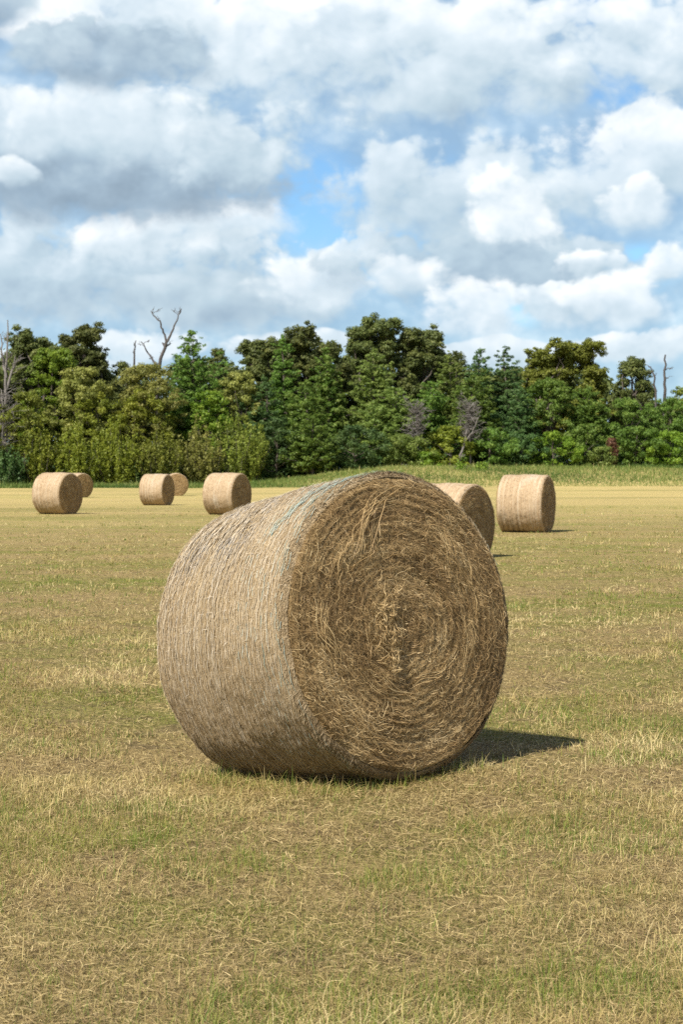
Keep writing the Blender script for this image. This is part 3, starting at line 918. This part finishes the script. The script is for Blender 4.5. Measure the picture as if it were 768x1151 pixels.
TREES = [
    # back row
    ('oak', 'oak', 40, 362, 40, 17, 'dark round-topped oak at the left end, behind the grey dead snag'),
    ('oak', 'oak', 88, 358, 36, 18, 'tallest oak of the left end, sky showing through holes in its crown'),
    ('bushy', 'oak', 134, 404, 30, 18, 'low dark tree in the dip of the skyline left of the forked dead tree'),
    ('bushy', 'oak', 246, 386, 17, 19, 'dark narrow oak top just right of the pointed cedar by the forked dead tree'),
    ('oak', 'oak', 290, 375, 38, 18, 'dusky oak behind the slim yellowish cedar, left of the skyline hump'),
    ('oak', 'oak', 352, 362, 42, 17, 'broad greyish oak in the middle of the skyline, left of the tallest dark oak'),
    ('oak', 'oak', 418, 352, 36, 20, 'tallest dark oak in the middle, its lobed crown standing on the skyline'),
    ('oak', 'oak', 470, 358, 34, 19, 'dark lobed oak on the right shoulder of the tallest middle oak'),
    ('bushy', 'oak', 513, 391, 20, 18, 'small dark oak top in the notch right of the tall middle oaks'),
    ('oak', 'olive', 612, 386, 30, 18, 'olive left half of the round oak pair right of the pointed cedars'),
    ('oak', 'olive', 648, 381, 36, 17, 'big round olive oak rising above the right half of the wood'),
    ('oak', 'oak', 712, 397, 22, 19, 'sparse open-crowned oak left of the two bare snags at the right', .55, .45),
    ('bushy', 'olive', 768, 432, 20, 16, 'olive tree at the right border, beyond the straight bare snag'),
    # pointed cedars against the sky
    ('cedar', 'cedar', 215, 371, 40, 12, 'tall green cedar with a pointed top right of the forked dead tree'),
    ('bushy', 'bright', 62, 388, 40, 13, 'fresh green tree in front of the two left-end oaks'),
    ('cedar', 'cedar', 318, 376, 24, 13, 'slim pointed yellowish-green cedar in front of the dusky oaks'),
    ('cedar', 'cedar', 366, 391, 32, 12, 'mid-green cedar below the broad greyish middle oak'),
    ('cedar', 'lightcedar', 420, 393, 46, 11, 'large pale green cedar below the tallest dark oak'),
    ('cedar', 'lightcedar', 504, 400, 30, 13, 'pale green cedar at the notch right of the middle oaks'),
    ('cedar', 'darkcedar', 540, 392, 28, 14, 'dark cedar midway between the skyline notch and the round olive oaks'),
    ('cedar', 'darkcedar', 568, 390, 26, 15, 'dark pointed cedar touching the left side of the round olive oaks'),
    # middle
    ('bushy', 'tan', 92, 408, 38, 9, 'tan-flecked olive tree below the left-end oaks'),
    ('bushy', 'olive', 30, 436, 26, 8, 'green tree at the left end just behind the grey dead brush'),
    ('bushy', 'tan', 165, 406, 44, 9, 'wide olive tree under the forked dead tree'),
    ('bushy', 'yellow', 160, 434, 34, 7, 'yellow-green round tree below the wide olive tree'),
    ('bushy', 'yellow', 105, 440, 32, 7, 'mustard-green tree between the tan-flecked and the yellow-green round trees'),
    ('bushy', 'tan', 270, 414, 28, 9, 'tan domed tree right of the tall pointed cedar'),
    ('bushy', 'bright', 236, 436, 24, 8, 'bright green tree at the foot of the tall pointed cedar'),
    ('cedar', 'darkcedar', 298, 424, 34, 8, 'dark cedar in the shade below the dusky oak'),
    ('cedar', 'cedar', 345, 428, 36, 7, 'green spreading cedar left of the large pale cedar'),
    ('cedar', 'lightcedar', 442, 436, 42, 7, 'pale layered cedar in front of the large pale green cedar'),
    ('cedar', 'cedar', 485, 428, 30, 9, 'green cedar between the pale layered cedar and the grey dead twigs'),
    ('cedar', 'cedar', 532, 422, 40, 7, 'green cedar just behind the grey dead twigs above the half hidden bale'),
    ('cedar', 'darkcedar', 580, 432, 34, 8, 'dark cedar left of the thicket under the round olive oaks'),
    ('bushy', 'cedar', 620, 424, 36, 8, 'green tree under the left of the round olive oaks'),
    ('cedar', 'cedar', 662, 434, 32, 8, 'mid-green cedar under the right of the big round olive oak'),
    ('bushy', 'cedar', 705, 446, 36, 7, 'green bushy tree below the sparse open-crowned oak'),
    ('bushy', 'cedar', 752, 446, 32, 8, 'green bushy tree below the two bare snags'),
    # front
    ('shrub', 'yellow', 46, 474, 28, 3, 'olive shrub right of the grey dead brush, above the leftmost bale'),
    ('shrub', 'yellow', 88, 470, 28, 2, 'tall plumy yellow-green shrub above the far bale of the left pair'),
    ('shrub', 'yellow', 130, 468, 30, 2, 'plumy yellow-green shrub between the left pair of bales and the next pair'),
    ('shrub', 'olive', 176, 474, 30, 2, 'olive shrub directly above the pair of overlapping far bales'),
    ('shrub', 'tan', 222, 466, 28, 3, 'tan-green shrub above the left end of the lone distant bale'),
    ('shrub', 'olive', 268, 456, 34, 3, 'big olive shrub above the right end of the lone distant bale'),
    ('bushy', 'darkcedar', 310, 470, 22, 4, 'dark narrow tree in the deep shade left of the low green cedar'),
    ('cedar', 'cedar', 352, 466, 36, 2, 'green cedar branched to the ground above the left shoulder of the big bale'),
    ('bushy', 'darkcedar', 398, 478, 34, 2, 'blue-green dark tree directly above the top of the big bale'),
    ('bushy', 'lightcedar', 452, 488, 30, 2, 'pale leafy low tree above the right shoulder of the big bale'),
    ('bushy', 'bright', 478, 508, 20, 1, 'low bright green bush left of the pale leaning trunk'),
    ('bushy', 'yellow', 505, 478, 24, 3, 'mustard-green tree beside the pale leaning trunk'),
    ('bushy', 'cedar', 550, 480, 30, 2, 'green tree above the left edge of the whole pale bale'),
    ('bushy', 'darkcedar', 588, 484, 26, 3, 'dark tree directly above the whole pale bale'),
    ('bushy', 'bright', 622, 484, 26, 2, 'bright yellow-green tree just right of the whole pale bale'),
    ('bushy', 'cedar', 660, 476, 26, 3, 'green tree left of the small red-leaved sapling'),
    ('bushy', 'lightcedar', 676, 502, 16, 0, 'low pale grey-green bush at the foot of the wood on the right'),
    ('bushy', 'cedar', 716, 478, 28, 3, 'green tree right of the small red-leaved sapling'),
    ('bushy', 'bright', 754, 484, 26, 2, 'bright green tree at the right border behind the tall grass'),
    ('shrub', 'darkcedar', 8, 496, 24, 2, 'dark low shrub at the left border under the grey dead brush'),
    ('shrub', 'bright', 519, 520, 11, -7, 'low yellow-green bush in the tall grass, left one of two'),
    ('shrub', 'bright', 543, 521, 9, -7, 'low yellow-green bush in the tall grass, right one of two'),
    ('bushy', 'red', 688, 492, 4, 1, 'small red-leaved sapling among the green on the right'),
    # just outside the frame
    ('oak', 'oak', -45, 378, 44, 15, 'oak beyond the left border of the picture'),
    ('bushy', 'olive', -30, 440, 40, 4, 'olive tree beyond the left border of the picture'),
    ('cedar', 'cedar', -85, 410, 44, 6, 'cedar well beyond the left border of the picture'),
    ('bushy', 'olive', 820, 430, 44, 12, 'olive tree beyond the right border of the picture'),
    ('bushy', 'cedar', 812, 468, 34, 3, 'green tree beyond the right border of the picture'),
    ('cedar', 'cedar', 868, 430, 40, 8, 'cedar well beyond the right border of the picture'),
]
for t in TREES:
    tree(*t)


def dead(name, px, top, dy, mat, label, arms, r0, cat='dead tree', twig=0, seed=0):
    """bare trunk from polylines given in photo pixels relative to the base column; rows are photo rows"""
    Y = float(treeline(px2x(px, 185)) + dy); x = px2x(px, Y); zg = float(ground(x, Y))
    g = np.random.default_rng(900 + seed + int(px))
    o = empty(name, (x, Y, zg), 0, label=label, category=cat, group='dead trees of the wood')
    first = True; tl_ = .55 if mat is M_DARKDEAD else 1.0
    for (pts, ra, rb) in arms:
        path = np.array([((p - px) / FPX * Y, dep, (py2z(r, Y) - zg) if r is not None else -.3) for p, r, dep in pts])
        q = np.linspace(0, len(path) - 1, 3 * len(path))
        path = np.stack([np.interp(q, np.arange(len(path)), path[:, c]) for c in range(3)], 1)
        path[1:-1] += g.normal(0, .05, (len(path) - 2, 3))
        parts = [tube(path, np.linspace(ra, rb, len(path)), 7)]
        for _ in range(twig):
            i = g.integers(len(path) // 3, len(path) - 1)
            e = path[i] + tl_ * np.array([g.normal(0, .8), g.normal(0, .8), g.uniform(.1, 1.1)])
            parts.append(tube(bent(path[i], e, g, .12, 5), np.linspace(max(.035, rb * .8), .02, 5), 4))
            for _k in range(2):
                e2 = e + tl_ * np.array([g.normal(0, .4), g.normal(0, .4), g.uniform(.0, .6)])
                parts.append(tube(bent(path[i] * .4 + e * .6, e2, g, .12, 4), np.linspace(.03, .015, 4), 4))
        Vd, Qd = merge(parts)
        add('trunk' if first else 'limb', np_mesh('trunk', Vd, [Qd], None, None, (mat,), None, True), o)
        first = False
    return o


dead('dead_tree', 178, 347, 13, M_DARKDEAD, 'forked bare dead tree standing above the skyline left of the tall cedar', [
    ([(178, None, 0), (176, 470, 0), (179, 408, 0), (187, 385, 0)], .24, .16),
    ([(187, 385, 0), (192, 376, .3), (198, 362, .3), (204, 347, .2)], .15, .04),
    ([(187, 385, 0), (184, 372, -.2), (180, 362, -.2), (172, 354, -.1), (170, 350, -.1)], .12, .04),
    ([(177, 412, 0), (172, 405, .4), (166, 396, .5), (158, 384, .4)], .14, .05)], .3, twig=4)
dead('dead_tree', 151, 382, 15, M_DARKDEAD, 'short bare snag left of the forked dead tree', [
    ([(149, None, 0), (150, 430, 0), (151, 396, 0), (153, 383, 0)], .18, .05)], .2, twig=4)
dead('dead_tree', 6, 360, 9, M_DEAD, 'tall grey dead snag at the left border', [
    ([(5, None, 0), (6, 470, 0), (7, 410, 0), (9, 360, 0)], .26, .05),
    ([(7, 425, 0), (2, 400, .3), (0, 375, .4)], .16, .04),
    ([(6, 440, 0), (14, 415, .2), (17, 400, .2)], .16, .05)], .3, twig=9)
dead('dead_tree', 738, 411, 14, M_DARKDEAD, 'thin bare stem bent over at its top, right of the sparse oak', [
    ([(736, None, 0), (737, 450, 0), (736, 425, 0), (733, 416, 0), (729, 412, 0)], .16, .05)], .2, twig=3)
dead('dead_tree', 747, 398, 15, M_DARKDEAD, 'straight bare snag, the rightmost on the skyline', [
    ([(746, None, 0), (747, 440, 0), (747, 420, 0), (748, 399, 0)], .22, .09)], .2, twig=2)
dead('dead_tree', 520, 480, 1, M_DEAD, 'pale leaning trunk at the front of the wood above the half hidden bale', [
    ([(514, None, 0), (516, 520, 0), (521, 500, 0), (526, 482, 0)], .16, .08),
    ([(521, 500, 0), (530, 488, -.2), (538, 470, -.2), (538, 468, 0)], .07, .03)], .2, twig=4)
# tangles of dead grey brush
for (px, top, hwp, dy, lab) in ((2, 426, 20, 3, 'grey tangle of dead brush at the left border'),
                               (528, 444, 16, 2, 'grey dead twigs on the front of the cedar above the half hidden bale'),
                               (468, 448, 14, 3, 'small grey patch of dead twigs right of the pale layered cedar')):
    Y = float(treeline(px2x(px, 185)) + dy); x = px2x(px, Y); zg = float(ground(x, Y)); H = py2z(top, Y) - zg; hw = hwp / FPX * Y
    g = np.random.default_rng(1200 + int(px))
    o = empty('dead_brush', (x, Y, zg), 0, label=lab, category='dead brush', group='dead brush of the wood')
    parts = [tube(bent((0, 0, -.2), (0, 0, H * .9), g, .05, 7), np.linspace(.12, .03, 7), 6)]
    for _ in range(70):
        z0 = H * g.uniform(.35, .9); a = g.random() * 6.283; rr = hw * g.uniform(.4, 1.0)
        e = np.array([rr * math.cos(a), rr * .6 * math.sin(a) - .2, min(H, z0 + g.uniform(-.2, 1.0))])
        p = bent((0, 0, z0 * .92), e, g, .10, 5); parts.append(tube(p, np.linspace(.05, .018, 5), 4))
        for _k in range(5):
            q = p[g.integers(1, 5)]; e2 = q + np.array([g.normal(0, .5), g.normal(0, .5), g.uniform(-.5, .5)])
            parts.append(tube(bent(q, e2, g, .1, 4), np.linspace(.03, .014, 4), 3))
    Vd, Qd = merge(parts)
    add('twigs', np_mesh('twigs', Vd, [Qd], None, None, (M_DEAD,), None, True), o)

# the depth of the wood behind: one mass nobody could count
g = np.random.default_rng(77)
m = 3600
xx = g.uniform(-75, 85, m); yy = treeline(xx) + g.uniform(20, 34, m)
skx = np.interp(xx / yy * FPX + CX, [-200, 0, 20, 110, 130, 165, 215, 250, 300, 350, 400, 490, 520, 560, 640, 680, 700, 740, 768, 1000],
                [400, 400, 385, 385, 425, 420, 400, 405, 392, 385, 378, 380, 412, 412, 408, 420, 440, 450, 448, 440])
hmax = CAMH + (HZ - skx) / FPX * (yy - 0) - ground(xx, yy) - .8
C = np.stack([xx, yy, ground(xx, yy) + hmax * g.random(m) ** .8], 1)
R = np.stack([g.uniform(.8, 1.5, m)] * 2 + [g.uniform(.8, 1.3, m)], 1)
add('woods', leaves(C, R, np.full(m, 55), .42, 'woods', LEAF['oak'], g), kind='stuff')
# undergrowth along the foot of the wood
m = 1700
xx = g.uniform(-62, 66, m); yy = treeline(xx) + g.uniform(3.5, 12, m)
C = np.stack([xx, yy, ground(xx, yy) + 2.4 * g.random(m)], 1)
R = np.stack([g.uniform(.5, 1.0, m)] * 2 + [g.uniform(.5, .9, m)], 1)
add('undergrowth', leaves(C, R, np.full(m, 50), .24, 'undergrowth', LEAF['darkcedar'], g), kind='stuff')

# ------------------------------------------------------------------ sun, sky and clouds
SUN_A, SUN_E = math.radians(51), math.radians(49)
sv = Vector((-math.cos(SUN_A) * math.cos(SUN_E), -math.sin(SUN_A) * math.cos(SUN_E), math.sin(SUN_E)))
sl = bpy.data.lights.new('sun', 'SUN'); sl.energy = 4.6; sl.angle = math.radians(.53); sl.color = (1.0, .94, .85)
so = bpy.data.objects.new('sun', sl); COL.objects.link(so)
so.rotation_euler = sv.to_track_quat('Z', 'Y').to_euler(); so.location = sv * 60

world = bpy.data.worlds.new('World'); scene.world = world; world.use_nodes = True
wt = world.node_tree; wn = wt.nodes; wn.clear()


class X:
    """a scalar socket with arithmetic"""
    def __init__(s, sock): s.k = sock

    @staticmethod
    def op(o, a, b=0.0, c=None, clamp=False):
        return X(math_n(wt, o, *[v.k if isinstance(v, X) else v for v in (a, b, c)], clamp=clamp))
    def __add__(s, o): return X.op('ADD', s, o)
    __radd__ = __add__
    def __mul__(s, o): return X.op('MULTIPLY', s, o)
    __rmul__ = __mul__
    def __sub__(s, o): return X.op('SUBTRACT', s, o)
    def __rsub__(s, o): return X.op('SUBTRACT', o, s)
    def __truediv__(s, o): return X.op('DIVIDE', s, o)
    def ss(s, a, b, c=0.0, d=1.0): return X(maprange(wt, s.k, a, b, c, d))


sky = wn.new('ShaderNodeTexSky'); sky.sky_type = 'NISHITA'; sky.sun_disc = False
sky.sun_elevation = SUN_E; sky.sun_rotation = math.radians(180 + 90 - math.degrees(SUN_A))
sky.air_density = 1.0; sky.dust_density = .2; sky.ozone_density = 3.0
dirv = wn.new('ShaderNodeTexCoord').outputs['Generated']
sp = wn.new('ShaderNodeSeparateXYZ'); wt.links.new(dirv, sp.inputs[0])
dx, dy_, dz = (X(o) for o in sp.outputs)
az = X.op('ARCTAN2', dx, dy_)
el = X.op('ARCSINE', dz)
EL = el + .035                                    # clouds shrink towards the horizon


def vec(a, b, c=0.0):
    n = wn.new('ShaderNodeCombineXYZ')
    for v, s in zip((a, b, c), n.inputs):
        if isinstance(v, X): wt.links.new(v.k, s)
        else: s.default_value = v
    return n.outputs[0]


def cn(a, b, scale, detail, rough, seed):
    return X(noise(wt, vec(a, b, seed), scale, detail, rough))


# clouds of this sky, farthest first: (px, py, half width, half height, light at the top, light at the base, mix of the two noises)
CL = [
    (40, 420, 120, 18, .80, .62, .7), (330, 395, 70, 16, .86, .66, .3), (560, 402, 90, 14, .80, .64, .8), (720, 395, 70, 18, .86, .64, .2),
    (60, 325, 260, 62, .74, .40, .2), (255, 350, 150, 42, .62, .44, .9), (365, 325, 72, 36, 1.0, .62, .6),
    (560, 312, 185, 42, .60, .36, .3), (465, 314, 46, 26, 1.0, .62, .8), (668, 303, 42, 18, .92, .62, .1),
    (160, 392, 60, 22, .95, .70, .4), (535, 360, 62, 38, 1.0, .62, .5), (625, 352, 44, 28, .85, .66, .1), (690, 350, 48, 38, 1.0, .66, .9),
    (752, 302, 30, 24, 1.0, .64, .3), (412, 292, 30, 30, .80, .62, .1), (515, 232, 128, 66, .82, .44, .7), (577, 248, 48, 42, 1.04, .82, .2),
    (730, 205, 100, 74, 1.04, .40, .8), (715, 240, 40, 28, .98, .66, .5), (150, 276, 75, 30, .98, .66, .2), (256, 258, 68, 33, 1.0, .46, .7),
    (610, 85, 190, 82, .92, .48, .3), (430, 80, 205, 92, .98, .46, .6), (292, 62, 62, 62, 1.04, .66, .9),
    (125, 188, 200, 76, .74, .30, .4), (100, 226, 215, 40, .42, .14, .3), (120, 158, 100, 48, .90, .58, .8), (10, 208, 22, 20, .9, .6, .5), (255, 190, 62, 40, .70, .52, .3),
    (66, 42, 46, 42, 1.1, .86, .1), (165, 40, 66, 62, .90, .64, .6), (120, 82, 95, 40, .50, .30, .2), (0, 22, 36, 44, .48, .34, .7),
]
u = az; v = el * 1.25
def puff(a, b, scale, detail, seed):
    n = wn.new('ShaderNodeTexVoronoi'); n.feature = 'F1'; n.voronoi_dimensions = '2D'; n.normalize = True
    n.inputs['Scale'].default_value = scale; n.inputs['Detail'].default_value = detail; n.inputs['Roughness'].default_value = .55
    n.inputs['Lacunarity'].default_value = 2.3
    wt.links.new(vec(a + seed, b + seed), n.inputs['Vector'])
    return X(n.outputs['Distance'])


w1 = cn(u, v, 17, 3, .55, 4.0) - .5; w2 = cn(u, v, 17, 3, .55, 9.0) - .5
uu = u + w1 * .016; vv = v + w2 * .016
azw = az + w1 * .050; elw = el + w2 * .020
sx, sy = -.006, .012                                # towards the sun: left and up
PM = .30
PA = puff(uu, vv, 26, 2, 7.7); PB = puff(uu, vv, 38, 2, 3.1)
FA = cn(uu, vv, 22, 10, .55, 7.7) - .5
FB = cn(uu, vv, 30, 10, .55, 3.1) - .5
NA = FA * .80 - (PA - PM) * .50
NB = FB * .80 - (PB - PM) * .50
SA = (cn(uu, vv, 22, 4, .48, 7.7) - cn(uu + sx, vv + sy, 22, 4, .48, 7.7)) * .55 + (puff(uu + sx, vv + sy, 26, 2, 7.7) - PA) * .30
SB = (cn(uu, vv, 30, 4, .48, 3.1) - cn(uu + sx, vv + sy, 30, 4, .48, 3.1)) * .55 + (puff(uu + sx, vv + sy, 38, 2, 3.1) - PB) * .30
wisps = cn(u, v * 2.2, 14, 5, .55, 2.2)
# pale veil over the blue, torn open in places
GAPS = [(345, 226, 54, 54), (280, 10, 26, 20), (656, 12, 20, 22), (692, 108, 34, 22), (436, 288, 34, 26), (718, 302, 40, 20), (588, 345, 22, 18), (225, 335, 36, 10)]
gap = None
for (px, py, rx, ry) in GAPS:
    u_ = (az - math.atan((px - CX) / FPX)) * (FPX / rx); v_ = (el - math.atan((HZ - py) / FPX)) * (FPX / ry)
    g_ = X.op('EXPONENT', (u_ * u_ + v_ * v_) * -.8)
    gap = g_ if gap is None else gap + g_
front = (az * az).ss(.09, .30, 1.0, 0.0) * el.ss(.30, .50, 1.0, 0.0)
veil = (1.10 - gap * 1.35 + NA * 1.2 + (wisps - .5) * .9).ss(.1, .95) * .80 * front
skyc = mixc(wt, 1.0, sky.outputs[0], (.95, 1.24, 1.42), 'MULTIPLY')
pale = ramp(wt, (.5 + NA * 1.1 + SA * 1.5 + w1 * .7).k, [(.2, (3.2, 4.7, 6.3)), (.5, (4.2, 5.8, 7.3)), (.8, (6.4, 7.8, 8.8))])
col = mixc(wt, veil.k, skyc, pale)
STOPS = [(0.0, (2.35, 3.15, 4.0)), (.30, (3.6, 4.75, 5.85)), (.55, (5.2, 6.5, 7.4)), (.80, (7.4, 8.4, 9.1)), (1.0, (10.0, 10.3, 10.4))]
for (px, py, rx, ry, lt, lb, m) in CL:
    u_ = (azw - math.atan((px - CX) / FPX)) * (FPX / (rx * 1.24))
    v_ = (elw - math.atan((HZ - py) / FPX)) * (FPX / (ry * 1.22))
    N = NA * m + NB * (1 - m)
    vd = X.op('MINIMUM', v_, 0.0) * .55 + v_                    # flatter below than above
    d = 1.0 - (u_ * u_ + vd * vd) * .80 + N * (4.0 if ry > 50 else 3.4)
    edge = v_.ss(-.9, .8, 1.35, .42)                              # soft bases, crisp tops
    a = X.op('MINIMUM', X.op('MAXIMUM', d / edge, 0.0), 1.0)
    a = a * a * (3.0 - a * 2.0)
    lit = v_.ss(-1.0, .85, lb, lt - .06) + (SA * m + SB * (1 - m)) * 1.5 + N * .30 - d.ss(.5, 1.7) * .16
    c = ramp(wt, X.op('MINIMUM', X.op('MAXIMUM', lit, 0.0), 1.0).k, STOPS)
    col = mixc(wt, (a * front * .90).k, col, c)
# the rest of the sky, out of the picture: scattered fair-weather cloud
oth = (wisps * .5 + NA + .36 - el.ss(.2, .9, 0.0, .12)).ss(.35, .75) * (1.0 - front) * .9
col = mixc(wt, oth.k, col, (6.2, 6.1, 5.9))
bg = wn.new('ShaderNodeBackground'); bg.inputs['Strength'].default_value = .06
wt.links.new(col, bg.inputs['Color'])
out = wn.new('ShaderNodeOutputWorld'); wt.links.new(bg.outputs[0], out.inputs['Surface'])
world.cycles.sampling_method = 'MANUAL'; world.cycles.sample_map_resolution = 512

# ------------------------------------------------------------------ camera
cam = bpy.data.cameras.new('camera'); cam.sensor_fit = 'VERTICAL'; cam.sensor_height = 36; cam.lens = 36 * FPX / 1151
cam.clip_start = .1; cam.clip_end = 8000
cam.dof.use_dof = True; cam.dof.focus_distance = 9.0; cam.dof.aperture_fstop = 9
co = bpy.data.objects.new('camera', cam); COL.objects.link(co)
co.location = (0, 0, CAMH); co.rotation_euler = (math.radians(90) - math.atan((575.5 - HZ) / FPX), 0, 0)
scene.camera = co
scene.view_settings.view_transform = 'Standard'; scene.view_settings.look = 'None'
scene.view_settings.exposure = .84; scene.view_settings.gamma = 1
scene.cycles.use_denoising = False
scene.cycles.max_bounces = 5; scene.cycles.diffuse_bounces = 3; scene.cycles.glossy_bounces = 2; scene.cycles.transmission_bounces = 3
scene.cycles.transparent_max_bounces = 4
scene.cycles.sample_clamp_indirect = 6
